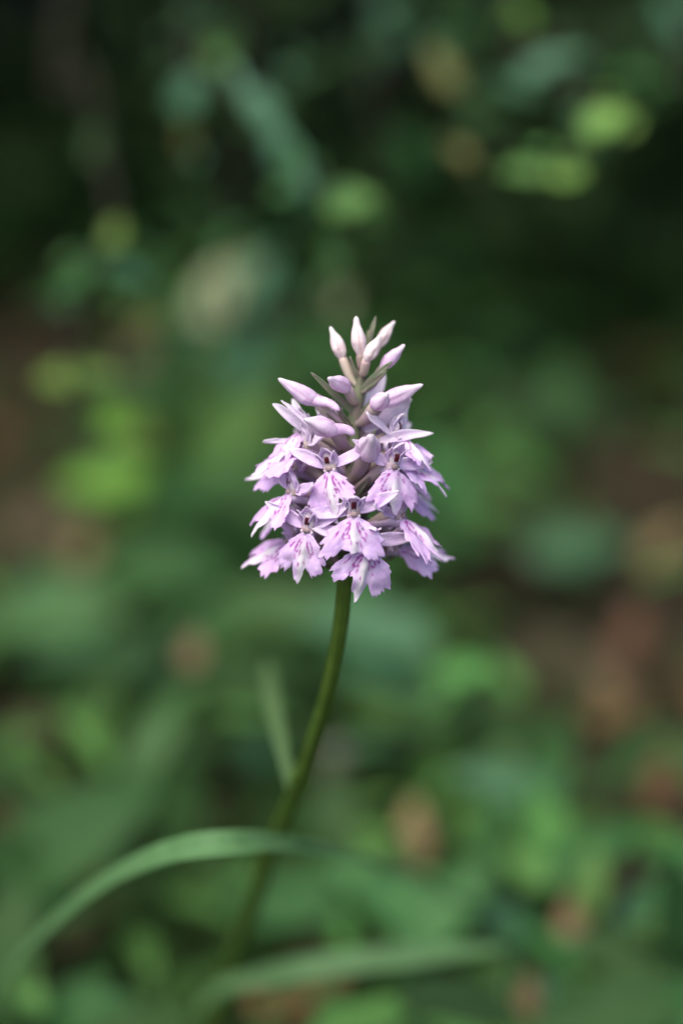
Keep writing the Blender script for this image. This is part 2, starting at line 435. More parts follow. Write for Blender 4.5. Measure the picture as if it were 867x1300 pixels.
    v, f = blade(bl, 2.3, 10, 5, R(35), 0.8, R(-10), 'lance', 0.2, seed)
    fr = frame(bd + Vector((0, 0, -0.002)), Vector((0, 0, 1)))
    v = [fr @ p for p in mm(v, 1)]
    oplace('bract', [p + att + Vector((0, 0, -0.0012)) for p in v], f, M['bract'])
    return fl

def bud(base, tip, wpx, mat, attach, seed, spur=None, bract=None, beak=1.0, bow=0.0, groove=0.08):
    """closed bud between two points; base/tip = (px, py, depth)"""
    rng = random.Random(seed)
    A, T = P(*base), P(*tip)
    L = (T - A).length; rad = wpx / 2 * KPX * base[2] * .93
    fr = frame(T - A, -FWD + RGT * rng.uniform(-1, 1)); ph0 = rng.random() * 6; bow = bow + rng.uniform(-.05, .05)
    nu, nv = 24, 36; v = []; pale = []; side = []; seam = []
    for i in range(nu):
        t = i / (nu - 1)
        r = lerp_table([(0, .42), (.08, .62), (.2, .88), (.35, 1), (.5, .93), (.65, .72), (.8, .44), (.9, .29 * beak + .02), (.96, .22 * beak), (1, .03)], t)
        for k in range(nv):
            th = 2 * math.pi * k / nv + t * 0.7
            rr = rad * r * (1 + groove * (2.4 * abs(math.cos(1.5 * th + ph0)) ** 0.5 - 1.7) * (1 - 0.3 * t) + 0.17 * mnoise.noise(Vector((t * 4, math.cos(th) * 1.3, math.sin(th) * 1.3 + seed))))
            v.append(A + fr @ Vector((L * t, rr * math.cos(th), rr * math.sin(th) + bow * L * math.sin(math.pi * t))))
            pale.append(max(0, (t - 0.5) * 1.2)); side.append(abs((k / nv * 4) % 2 - 1) * 1.4); seam.append(max(0, 1 - abs(math.cos(1.5 * th + ph0)) * 3.2) * (0.85 - .5 * t))
    me = mesh('bud', [p - root for p in v], grid_faces(nu, nv, 0, True)); attr(me, 'pale', pale); attr(me, 'side', side); attr(me, 'mark', seam)
    bo = link('bud', me, mat, orchid)
    att = axis_at(attach)
    pts = bez([A + (T - A) * 0.06, A * 0.55 + att * 0.45 + Vector((0, 0, -0.0008)), att], 10)
    v, f = tube(pts, [rad * .56, rad * .66, rad * .70, rad * .68, rad * .66, rad * .62, rad * .56, rad * .5, rad * .44, rad * .38, rad * .32], 10)
    oplace('ovary', v, f, M['budovary'] if mat == M['palebud'] else M['ovary'], bo)
    if spur:
        S = P(*spur); mid = (A + S) * 0.5 + Vector((0, 0, 0.0006))
        pts = bez([A + (T - A) * 0.15, mid, S], 9)
        v, f = tube(pts, [rad * q for q in (.7, .68, .62, .58, .52, .48, .46, .42, .34, .12)], 10)
        oplace('spur', v, f, M['bud'], bo)
    if bract:
        bpx, wid, bmat = bract
        B = P(*bpx); Lb = (B - att).length
        v, f = blade(Lb, wid * KPX * AXD, 12, 5, R(18), 0.9, R(-9), 'lance', 0.0003, seed)
        fr = frame(B - att, Vector((0, -0.3, 1)) if abs((B - att).normalized().z) < .8 else -FWD)
        solid(oplace('bract', [fr @ p + att for p in v], f, bmat), TH)
    return bo

A0 = AXD
# open flowers, front
flower(418, 592, A0 - .0098, -14, 0, 14, .84, 58, seed=11, attach=625, sep=(14, 30), lipw=.92)
flower(449, 650, A0 - .0105, 3, 0, seed=12, s=.90, droop=55, attach=690, tooth=.12, lipw=1.08, sep=(25, -2))
flower(391, 670, A0 - .0085, -22, 0, seed=13, s=.92, droop=68, attach=700, lipw=.80, roll=-4, sep=(40, 18))
flower(466, 688, A0 - .0085, 12, -8, seed=14, s=.97, lipL=.93, droop=55, attach=722, lipw=1.0, roll=-14, sep=(10, 0))
flower(499, 590, A0 - .0085, 30, 0, seed=15, s=.93, lipL=.88, droop=58, attach=630, roll=-16, sep=(10, 20), lipw=.95)
# flanks
flower(508, 652, A0 - .0045, 70, -2, seed=16, s=.97, lipL=1.02, droop=22, attach=688, roll=-10, sep=(20, 12))
flower(503, 690, A0 + .0030, 86, -4, seed=17, s=.97, lipL=1.0, droop=-4, attach=720, roll=6, fold=.9)
flower(370, 622, A0 - .0055, -66, 4, seed=18, s=.93, lipL=.96, droop=30, attach=655, roll=6, sep=(14, 20), fold=.9)
flower(368, 686, A0 - .0005, -86, -6, seed=19, s=.94, lipL=.92, droop=12, attach=715, roll=-12, fold=.9, sep=(30, 10))
flower(386, 562, A0 - .0035, -72, 8, seed=20, s=.96, droop=16, attach=600, roll=10, petalmat='palepetal', sep=(40, 34))
flower(376, 590, A0 + .0020, -90, 0, seed=21, s=.92, lipL=.95, droop=2, attach=630)
flower(506, 576, A0 - .0020, 70, 4, seed=22, s=1.0, droop=22, attach=612, petalmat='palepetal', sep=(28, 24), roll=-6)
flower(500, 612, A0 + .0035, 102, 0, seed=23, s=.92, droop=22, attach=648)
flower(378, 638, A0 + .0050, -105, 0, seed=24, s=.90, droop=30, attach=670)
# far side
for i, (px, py, dd, yw) in enumerate([(462, 560, .007, 165), (428, 585, .0085, 200), (472, 625, .0095, 150), (412, 640, .0095, 215), (450, 668, .010, 180), (486, 672, .009, 130), (405, 682, .009, 232)]):
    flower(px, py, A0 + dd, yw, 5, seed=40 + i, s=.9, droop=42, attach=py + 35, petalmat='palepetal')
# half-open flowers of the upper spike
flower(384, 546, A0 - .0030, -48, 24, 12, .80, 40, seed=51, attach=580, petalmat='palepetal', sep=(50, 46), lipw=.6)
flower(506, 550, A0 - .0030, 52, 20, -10, .82, 38, seed=52, attach=585, petalmat='palepetal', sep=(44, 40), lipw=.6)
flower(420, 540, A0 + .0050, 205, 25, 0, .80, 40, seed=53, attach=570, petalmat='palepetal', lipw=.7)
flower(486, 530, A0 + .0045, 138, 25, 0, .80, 36, seed=54, attach=560, petalmat='palepetal', lipw=.7)
flower(398, 575, A0 + .0065, 235, 15, 0, .85, 36, seed=55, attach=605, petalmat='palepetal')
flower(500, 600, A0 + .0065, 125, 10, 0, .85, 36, seed=56, attach=625, petalmat='palepetal')
# half-open hooded flower at the front
bud((465, 577, A0 - .006), (472, 553, A0 - .0150), 33, M['bud'], 612, 61, beak=1.15, groove=.16)
# half-open backs on the upper right
def loose_petal(base, tip, wpx, seed, cup=.8, bend=20, mat='palepetal'):
    A, T = P(*base), P(*tip); L = (T - A).length
    v, f = blade(L, wpx * KPX * AXD, 14, 7, R(bend), cup, R(-bend / 2), 'lance', 0.0006, seed)
    fr = frame(T - A, -FWD + Vector((0, 0, .3)))
    me = mesh('petal', [fr @ p + A - root for p in v], f)
    attr(me, 'pale', [max(0, (i // 7) / 13 - .5) * 1.3 for i in range(14 * 7)])
    attr(me, 'side', [-1 + 2 * (i % 7) / 6 for i in range(14 * 7)])
    return solid(link('petal', me, M[mat], orchid), TH)
loose_petal((462, 545, A0 - .001), (523, 506, A0 - .002), 34, 71)
loose_petal((462, 548, A0), (505, 500, A0 + .003), 30, 72)
loose_petal((466, 520, A0 + .002), (488, 474, A0 + .005), 26, 73)
loose_petal((480, 560, A0 - .003), (551, 549, A0 - .004), 20, 74, 1.0, -30)
loose_petal((398, 552, A0 - .004), (346, 512, A0 - .005), 22, 75, 1.0, -24)
loose_petal((400, 546, A0 - .005), (357, 508, A0 - .007), 12, 76, 1.2, -16)
loose_petal((405, 560, A0 - .002), (334, 560, A0 - .004), 14, 77, 1.2, 12)
loose_petal((425, 556, A0 - .001), (375, 527, A0 + .001), 24, 78, .6, 10)
loose_petal((432, 560, A0), (400, 500, A0 + .003), 28, 79, .6, 10)
# buds
bud((405, 512, A0 - .005), (353, 480, A0 - .007), 24, M['bud'], 540, 81, spur=(431, 521, A0 - .007))
bud((427, 548, A0 - .0085), (386, 532, A0 - .013), 27, M['bud'], 572, 82, spur=(450, 551, A0 - .0085))
bud((443, 493, A0 - .0035), (417, 480, A0 - .0095), 22, M['bud'], 512, 83, beak=1.15)
bud((480, 514, A0 - .004), (537, 488, A0 - .006), 24, M['bud'], 540, 84, bow=-.02)
bud((474, 516, A0 - .0055), (492, 500, A0 - .0095), 24, M['bud'], 540, 85, beak=1.1)
bud((435, 455, A0 - .001), (419, 414, A0 - .002), 19, M['palebud'], 492, 86)
bud((458, 451, A0 - .002), (452, 401, A0 - .003), 20, M['palebud'], 468, 87, beak=1.25)
bud((464, 458, A0 - .0045), (484, 424, A0 - .005), 19, M['palebud'], 475, 88)
bud((479, 441, A0 + .001), (501, 407, A0 + .001), 17, M['palebud'], 452, 89)
bud((484, 468, A0 - .003), (514, 437, A0 - .004), 19, M['bud'], 500, 90)
def bract(base_row, tip, wpx, seed, bend=16, mat='bract'):
    A, T = axis_at(base_row), P(*tip); L = (T - A).length
    v, f = blade(L, wpx * KPX * AXD, 14, 5, R(bend), 0.9, R(-bend / 2), 'lance', 0.0002, seed)
    fr = frame(T - A, -FWD + Vector((0, 0, .25)))
    return solid(oplace('bract', [fr @ p + A for p in v], f, M[mat]), TH)
bract(528, (395, 473, A0 - .006), 13, 1, -14)
bract(548, (420, 506, A0 - .006), 10, 2, 10)
bract(560, (412, 522, A0 - .008), 9, 3, 10)
bract(440, (477, 401, A0), 9, 4, -12)
bract(500, (497, 459, A0 - .006), 14, 5, -16)
bract(500, (492, 470, A0 - .007), 12, 6, 10)
bract(490, (444, 452, A0 - .003), 8, 7, 8)
bract(480, (470, 448, A0 - .004), 8, 8, 8)
bract(536, (480, 500, A0 - .006), 10, 9, 14)
bract(585, (478, 545, A0 - .005), 12, 10, 14)
bract(575, (505, 546, A0 - .004), 9, 11, 10)
bract(620, (465, 590, A0 - .006), 15, 12, 14)
bract(640, (470, 605, A0 - .006), 14, 13, 14)
bract(600, (432, 562, A0 - .006), 11, 14, 14)
# stem leaf rising from the node, and the sheath tip
node = P(372, 1010, 0.497)
tipl = P(337, 825, 0.57); L = (tipl - node).length
v, f = blade(L, 0.0033, 18, 5, R(-20), 0.8, R(10), 'grass', 0.0003, 4)
fr = frame(tipl - node, -FWD)
solid(oplace('stem_leaf', [fr @ p + node for p in v], f, M['strap']), .0004)
v, f = blade(0.006, 0.003, 8, 5, R(20), 1.0, 0, 'lance'); fr = frame(P(381, 966, .489) - P(384, 1005, .4935), -FWD)
solid(oplace('sheath_tip', [fr @ p + P(382, 1008, .4925) for p in v], f, M['stem']), .0003)

# ------------------------------------------------------------------ leaves and plants around it
def ribbon(ctrl, wid, n=34, nv=5, cup=0.5, nref=None):
    """long leaf along a 3-D curve; wid(t) gives the width"""
    pts = bez(ctrl, n); v = []
    for i, p in enumerate(pts):
        t = (pts[min(i + 1, n)] - pts[max(i - 1, 0)]).normalized()
        nn = (nref or Vector((0, -0.75, 1)))
        nn = (nn - t * nn.dot(t)).normalized(); y = nn.cross(t)
        h = wid(i / n) / 2
        for j in range(nv):
            s = -1 + 2 * j / (nv - 1)
            v.append(p + y * (h * s) + nn * (abs(s) * h * cup))
    return v, grid_faces(n + 1, nv)
def blade_thing(name, ctrl, W, label, mat='strap', cup=0.35, group=None, taper=1.6, nref=None):
    base = ctrl[0]
    o = link(name, None); o.location = base
    tag(o, label, 'grass blade' if 'grass' in name else 'leaf', group)
    v, f = ribbon(ctrl, lambda t: W * (0.12 + 1.76 * t if t < .5 else max(1 - ((t - .5) / .5) ** taper, 0.02)), cup=cup, nref=nref)
    solid(link('blade', mesh('blade', [p - base for p in v], f), M[mat], o), .0004)
    return o
def gb(px, py, d): return P(px, py, d)
# arching strap leaf that crosses in front of the stem
g0 = G(640, 1330); 
blade_thing('strap_leaf', [g0, P(640, 1195, .62), P(530, 1118, .575), P(410, 1084, .517), P(300, 1074, .489), P(205, 1090, .493), P(110, 1142, .515), P(30, 1216, .540), P(-40, 1305, .57)], 0.0046,
            'long green strap leaf arching across in front of the flower stem', cup=.55, taper=2.2)
blade_thing('strap_leaf', [G(200, 1400), P(262, 1275, .575), P(340, 1243, .560), P(440, 1226, .555), P(540, 1215, .555), P(650, 1203, .56)], 0.0052,
            'green strap leaf pointing right along the bottom edge, below the orchid stem', cup=.5, taper=3.5)

LEAFM = {}
def leaf_mesh(kind, bendk):
    key = (kind, bendk)
    if key not in LEAFM:
        if kind == 'ovate': v, f = blade(1, .52, 9, 5, R((-50, -25, 10)[bendk]), .45, R((22, 10, -4)[bendk]), 'ovate', .06, bendk + 3)
        elif kind == 'round': v, f = blade(1, .78, 9, 5, R((-40, -15, 15)[bendk]), .4, R((18, 6, -6)[bendk]), 'ovate', .08, bendk + 7)
        elif kind == 'lance': v, f = blade(1, .27, 10, 5, R((-70, -40, -12)[bendk]), .5, R((32, 18, 6)[bendk]), 'lance', .04, bendk + 13)
        LEAFM[key] = (v, f)
    return LEAFM[key]
MESHC = {}
def leaf_obj(name, parent, base, d, n, L, mat, kind='ovate', rng=random, off=None):
    b = rng.randrange(3); key = (kind, b, mat)
    if key not in MESHC:
        v, f = leaf_mesh(kind, b); MESHC[key] = mesh(name, v, f); MESHC[key].materials.append(M[mat])
    o = bpy.data.objects.new(name, MESHC[key]); COL.objects.link(o)
    if parent is not None: o.parent = parent
    o.matrix_basis = Matrix.Translation(base - (off or Vector((0, 0, 0)))) @ frame(d, n).to_4x4() @ Matrix.Diagonal((L, L, L, 1))
    return o
def img_dir(ang, rec=0.0):
    a = R(ang); return RGT * math.cos(a) + UPV * math.sin(a) + FWD * rec
def plant(name, label, cat, base, leaves, stem_mat='leaf', group=None, rng=random, stem_r=.0009):
    """leaves: (px, py, height above ground, length px, image angle, material, kind); the pixel is the leaf's middle"""
    o = link(name, None); o.location = base; tag(o, label, cat, group)
    full = []
    for lf in leaves:
        px, py, h, Lp, ang, mat, kind = lf
        if kind == 'round':
            full.append((px, py, h, Lp * .62, ang, mat, 'round'))
            for j in range(4):
                full.append((px + rng.uniform(-.5, .5) * Lp, py + rng.uniform(-.45, .45) * Lp, h * rng.uniform(.6, 1.1), Lp * rng.uniform(.35, .55), ang + rng.uniform(-80, 80), rng.choice([mat, 'blade', 'leaf']), 'ovate'))
        else:
            full.append(lf)
            for j in range(2):
                full.append((px + rng.uniform(-.45, .45) * Lp, py + rng.uniform(-.3, .3) * Lp, h * rng.uniform(.5, .95), Lp * rng.uniform(.3, .5), ang + rng.uniform(-60, 60), rng.choice([mat, mat, 'blade', 'fresh']), rng.choice(['ovate', 'lance'])))
    for (px, py, h, Lp, ang, mat, kind) in full:
        d = ground_depth(py, h); c = P(px, py, d); L = Lp * KPX * d
        dv = img_dir(ang, rng.uniform(-.2, .3)).normalized()
        nv = Vector((rng.uniform(-.3, .3), -0.75, 1.0))
        bs = c - dv * L * .5
        leaf_obj('leaf', o, bs, dv, nv, L, mat, kind, rng, base)
        mid = base * .45 + bs * .55; mid.z = max(bs.z, base.z) * .8 + .2 * min(bs.z, base.z)
        v, f = tube(bez([base, mid, bs], 8), [stem_r * (1 - .05 * k) for k in range(9)], 6)
        link('stalk', mesh('stalk', [p - base for p in v], f), M[stem_mat], o)
    return o
rg = random.Random(3)
def seat(px, py): 
    g = G(px, py); return Vector((g.x, g.y, gz(g.x, g.y) - .002))
# distinct plants whose leaves show as soft shapes
plant('woodland_herb', 'leafy herb with a lime-green leaf, right of the stem against brown litter', 'plant', seat(610, 960),
      [(592, 850, .055, 95, 20, 'fresh', 'round'), (545, 905, .04, 120, 200, 'leaf', 'ovate'), (650, 930, .035, 120, -20, 'leaf', 'ovate')], rng=rg)
plant('woodland_herb', 'herb with broad pale green leaves at the lower right', 'plant', seat(705, 1190),
      [(685, 1040, .035, 175, 115, 'fresh', 'round'), (690, 1000, .03, 120, 60, 'blade', 'ovate'), (640, 1000, .035, 150, 160, 'blue', 'ovate'), (760, 1080, .03, 150, 30, 'leaf', 'ovate'), (700, 960, .03, 140, 70, 'leaf', 'ovate')], rng=rg)
plant('woodland_herb', 'broad leaf rosette in the bottom right corner', 'plant', seat(850, 1330),
      [(800, 1215, .02, 190, 165, 'leaf', 'ovate'), (860, 1150, .035, 150, 95, 'dark', 'ovate'), (760, 1290, .03, 220, 190, 'leaf', 'ovate'), (880, 1290, .03, 200, 60, 'leaf', 'ovate')], rng=rg)
plant('woodland_herb', 'blue-green broad-leaved herb just right of the stem foot', 'plant', seat(520, 1240),
      [(500, 1140, .015, 210, 150, 'blade', 'ovate'), (570, 1150, .015, 190, 45, 'blade', 'ovate'), (350, 1150, .012, 170, 190, 'leaf', 'ovate'), (430, 1040, .02, 150, 110, 'leaf', 'ovate'), (590, 1280, .03, 170, -10, 'dark', 'ovate')], rng=rg)
plant('woodland_herb', 'broad-leaved herb left of the stem foot with one long raised leaf', 'plant', seat(140, 1180),
      [(100, 1060, .035, 270, 35, 'leaf', 'ovate'), (205, 935, .03, 230, 62, 'blade', 'lance'), (30, 1110, .03, 200, 140, 'leaf', 'ovate'), (230, 1010, .02, 160, 80, 'leaf', 'ovate'), (70, 1270, .015, 150, 200, 'leaf', 'lance')], rng=rg)
plant('woodland_herb', 'dark herb filling the bottom left corner', 'plant', seat(40, 1370),
      [(10, 1200, .03, 200, 80, 'leaf', 'ovate'), (120, 1290, .015, 160, 10, 'leaf', 'ovate'), (180, 1310, .03, 160, 20, 'leaf', 'ovate')], rng=rg)
plant('woodland_herb', 'herb with a flat wide leaf left of the spike foot', 'plant', seat(190, 850),
      [(195, 722, .05, 170, 175, 'leaf', 'ovate'), (60, 785, .03, 190, 185, 'blade', 'ovate'), (290, 790, .04, 150, 20, 'leaf', 'ovate'), (150, 850, .02, 160, 220, 'leaf', 'ovate')], rng=rg)
plant('woodland_herb', 'pale green herb directly behind the foot of the spike', 'plant', seat(450, 900),
      [(460, 800, .05, 190, 165, 'blue', 'ovate'), (350, 770, .05, 170, 170, 'blade', 'ovate'), (500, 860, .04, 150, -15, 'blue', 'ovate'), (395, 880, .02, 150, 230, 'leaf', 'ovate'), (310, 860, .03, 140, 190, 'leaf', 'ovate')], rng=rg)
plant('woodland_herb', 'bright green herb behind the left side of the spike', 'plant', seat(270, 690),
      [(275, 560, .06, 150, 80, 'fresh', 'ovate'), (165, 545, .08, 110, 150, 'lime', 'round'), (130, 610, .06, 130, 190, 'bright', 'ovate'), (325, 515, .08, 140, 60, 'fresh', 'ovate'), (350, 620, .05, 150, 20, 'blade', 'ovate'), (220, 640, .05, 150, 200, 'leaf', 'ovate')], rng=rg)
plant('woodland_herb', 'small herb with a round green leaf behind the right side of the spike', 'plant', seat(620, 730),
      [(620, 645, .05, 95, 10, 'fresh', 'round'), (560, 600, .06, 120, 120, 'blade', 'ovate'), (545, 690, .03, 120, 190, 'leaf', 'ovate')], rng=rg)
plant('woodland_herb', 'grey-green herb on the brown litter at the right', 'plant', seat(740, 780),
      [(735, 695, .03, 140, 10, 'blue', 'ovate'), (690, 670, .03, 100, 140, 'leaf', 'ovate')], rng=rg)
plant('woodland_herb', 'dim green herb in the shade at upper right', 'plant', seat(720, 620),
      [(710, 500, .06, 120, 80, 'leaf', 'ovate'), (760, 530, .05, 100, 20, 'dark', 'ovate'), (640, 510, .06, 120, 150, 'dark', 'ovate')], rng=rg)

# shared helper for the random undergrowth: how green the photograph's ground is around a pixel
BROWN = [(800, 470, 140, 80), (600, 500, 80, 50), (700, 770, 190, 110), (830, 880, 110, 150), (15, 440, 90, 130), (850, 780, 70, 90), (30, 640, 150, 110), (60, 560, 110, 70), (640, 745, 140, 80), (800, 830, 130, 110), (800, 640, 130, 60), (720, 610, 110, 50), (830, 960, 90, 120), (50, 930, 80, 50), (400, 1195, 70, 40), (100, 1190, 60, 60)]
def to_px(p):
    q = p - CAM; d = q.dot(FWD)
    return 433.5 + q.dot(RGT) / d / KPX, 650 - q.dot(UPV) / d / KPX
def is_brown(x, y, k=1.0):
    px, py = to_px(Vector((x, y, .02)))
    return any(((px - a) / c) ** 2 + ((py - b) / e) ** 2 < k for a, b, c, e in BROWN)
r2 = random.Random(21)
def zone(p):
    px, py = to_px(p)
    if not (-60 < px < 930 and py < 1380): return 'in the undergrowth beyond the edges of the picture'
    if py < 520: return ('far left, under the dark shrub', 'behind the top of the spike, under the shrub', 'far right, under the dark shrub')[0 if px < 300 else 1 if px < 560 else 2]
    if py < 760: return ('left of the open flowers', 'right behind the open flowers', 'right of the open flowers')[0 if px < 310 else 1 if px < 570 else 2]
    if py < 1060: return ('by the left edge, above the arching strap leaf', 'close behind the upper stem', 'right of the stem, near the rusty litter')[0 if px < 290 else 1 if px < 580 else 2]
    return ('in the bottom left corner, below the arching leaf', 'around the foot of the orchid stem', 'in the bottom right corner')[0 if px < 220 else 1 if px < 620 else 2]
def seedling(x, y, rng, scale=1.0):
    z = gz(x, y); base = Vector((x, y, z - .002))
    o = link('seedling', None); o.location = base
    zn = zone(base); tag(o, 'low blurred green seedling ' + zn, 'seedling', 'low seedlings ' + zn)
    n = rng.randint(3, 5); a = rng.random() * 6.28
    mat = rng.choice(['leaf', 'leaf', 'dark', 'blade', 'blue', 'blade'])
    for k in range(n):
        a += 6.28 / n + rng.uniform(-.4, .4)
        h = rng.uniform(.008, .035) * scale; rr = rng.uniform(.006, .018) * scale
        bs = base + Vector((math.cos(a) * rr, math.sin(a) * rr, h + .004))
        dv = Vector((math.cos(a), math.sin(a), rng.uniform(-.1, .45)))
        leaf_obj('leaf', o, bs, dv, Vector((0, 0, 1)), rng.uniform(.014, .034) * scale, rng.choice([mat, mat, mat, 'fresh']), rng.choice(['ovate', 'ovate', 'lance', 'lance']), rng, base)
        v, f = tube([base, base * .4 + bs * .6 + Vector((0, 0, .003)), bs], [.0009, .0008, .0006], 5)
        link('stalk', mesh('stalk', [p - base for p in v], f), M['leaf'], o)
count = 0
while count < 170:
    x = r2.gauss(0, .2); y = r2.uniform(-.02, .80)
    if math.hypot(x - root.x, y - root.y) < .03: continue
    px, py = to_px(Vector((x, y, .02)))
    inview = -100 < px < 970
    if is_brown(x, y, 1.35): continue
    if not (inview and py < 1380) and r2.random() < .72: continue
    if y < .16 and abs(px - 433) < 600 and py < 1250: pass
    seedling(x, y, r2, r2.uniform(.8, 1.3)); count += 1

def ground_cover():
    v, f = [], []; rr = random.Random(19); n = 0
    while n < 24000:
        x = rr.gauss(0, .35); y = rr.uniform(-.2, 1.0)
        if mnoise.noise(Vector((x * 6, y * 6, 8))) < -.35: continue
        if is_brown(x, y, .9) and rr.random() < .82: continue
        L = rr.uniform(.007, .015); a = rr.random() * 6.28
        fr = frame(Vector((math.cos(a), math.sin(a), rr.uniform(-.1, .7))), Vector((rr.uniform(-.5, .5), rr.uniform(-.7, .3), 1)))
        c = Vector((x, y, gz(x, y) + rr.uniform(.003, .016))); b = len(v)
        for q in ((0, 0, 0), (.4, .3, .08), (1, 0, .02), (.4, -.3, .08)): v.append(c + fr @ (Vector(q) * L))
        f.append((b, b + 1, b + 2, b + 3)); n += 1
    tag(link('ground_cover', mesh('ground_cover', v, f), M['cover']), 'carpet of tiny green leaves over the woodland floor', 'ground cover', kind='stuff')
ground_cover()
# fallen leaves that can be picked out
def fallen(px, py, Lp, ang, mat, label, kind='ovate', h=.008, tilt=-.6):
    d = ground_depth(py, h); c = P(px, py, d); L = Lp * KPX * d
    dv = img_dir(ang, .1).normalized(); 
    o = leaf_obj('fallen_leaf', None, c - dv * L * .5, dv, Vector((0, tilt, 1)), L, mat, kind, rg)
    o.modifiers.new('thick', 'SOLIDIFY').thickness = .012
    return tag(o, label, 'fallen leaf', 'dead leaves picked out by the light')
fallen(245, 826, 52, 80, 'tan', 'pale tan dead leaf among green leaves left of the stem', 'round', .055)
fallen(525, 1060, 105, 88, 'tan', 'narrow tan dead leaf standing upright right of the stem', 'ovate', .02, -1.4)
fallen(436, 962, 58, 20, 'greyleaf', 'pale pinkish-grey dead leaf beside the stem node', 'round', .02)
fallen(800, 805, 90, 70, 'rust', 'large rust-brown dead leaf near the right edge', 'ovate', .012)
fallen(785, 905, 80, 20, 'rust', 'rusty dead leaf below the large rust-brown one at right', 'ovate', .01)
fallen(735, 1155, 90, 60, 'tan', 'tan dead leaf between the broad leaves at lower right', 'ovate', .02)
fallen(670, 1265, 70, 80, 'tan', 'tan dead leaf at the bottom edge, right of centre', 'ovate', .02)
fallen(50, 925, 100, 10, 'brown', 'grey-brown dead leaf at the left edge', 'ovate', .01)
fallen(60, 665, 140, 15, 'brown', 'pinkish-brown dead leaf at the left edge, level with the lowest flowers', 'ovate', .01)
fallen(505, 905, 80, 150, 'greyleaf', 'greyish curled dead leaf right of the stem, above the pinkish one', 'ovate', .01)
fallen(400, 915, 60, 120, 'tan', 'small buff dead leaf touching the stem on its left', 'ovate', .012)
fallen(705, 1110, 70, 160, 'rust', 'small orange-brown dead leaf under the pale green herb', 'ovate', .02)
fallen(110, 1180, 80, 40, 'rust', 'dull rusty dead leaf under the arching strap leaf', 'ovate', .01)
fallen(170, 460, 80, 60, 'brown', 'dim brown dead leaf beside the yellow-green leaf at left', 'ovate', .05)
fallen(845, 690, 80, 40, 'tan', 'buff dead leaf at the right edge, level with the lowest flowers', 'ovate', .01)
fallen(770, 870, 60, 120, 'tan', 'small buff dead leaf lying between the two rusty ones at right', 'ovate', .02)
fallen(840, 985, 90, 70, 'rust', 'brown dead leaf at the right edge above the bottom corner herb', 'ovate', .012)
fallen(700, 830, 70, 10, 'brown', 'dark curled dead leaf right of the small green tuft', 'ovate', .012)
fallen(590, 765, 70, 160, 'brown', 'dark dead leaf just right of the lowest lip', 'ovate', .01)
fallen(110, 690, 70, 60, 'tan', 'dull buff dead leaf left of the flat wide leaf', 'ovate', .012)
# leaf litter: single dead leaves, then the crumbled rest
r3 = random.Random(5)
for i in range(190):
    x = r3.uniform(-.6, .6); y = r3.uniform(0, 1.1); z = gz(x, y)
    a = r3.random() * 6.28
    o = leaf_obj('dead_leaf', None, Vector((x, y, z + r3.uniform(.003, .012))), Vector((math.cos(a), math.sin(a), r3.uniform(-.25, .3))), Vector((r3.uniform(-.4, .4), r3.uniform(-.5, .3), 1)),
                 r3.uniform(.02, .045), r3.choice(['brown', 'brown', 'brown', 'rust', 'brown', 'rust', 'tan']), r3.choice(['ovate', 'round', 'ovate']), r3)
    zn = zone(o.location); tag(o, 'brown dead leaf on the ground ' + zn, 'dead leaf', 'dead leaves ' + zn)
def litter_stuff():
    v, f = [], []; rr = random.Random(9)
    for i in range(5000):
        x = rr.uniform(-1.6, 1.6); y = rr.uniform(-.8, 2.4)
        L = rr.uniform(.006, .02); a = rr.random() * 6.28
        fr = frame(Vector((math.cos(a), math.sin(a), rr.uniform(-.2, .2))), Vector((rr.uniform(-.5, .5), rr.uniform(-.5, .5), 1)))
        c = Vector((x, y, gz(x, y) + rr.uniform(.001, .006))); b = len(v); wv = rr.uniform(.2, .4)
        for q in ((0, 0, 0), (.35, wv, .08), (1, 0, .1), (.4, -wv, .1)): v.append(c + fr @ (Vector(q) * L))
        f.append((b, b + 1, b + 2, b + 3))
    tag(link('leaf_litter', mesh('leaf_litter', v, f), M['brown']), 'crumbled brown leaf litter covering the soil', 'leaf litter', kind='stuff')
litter_stuff()

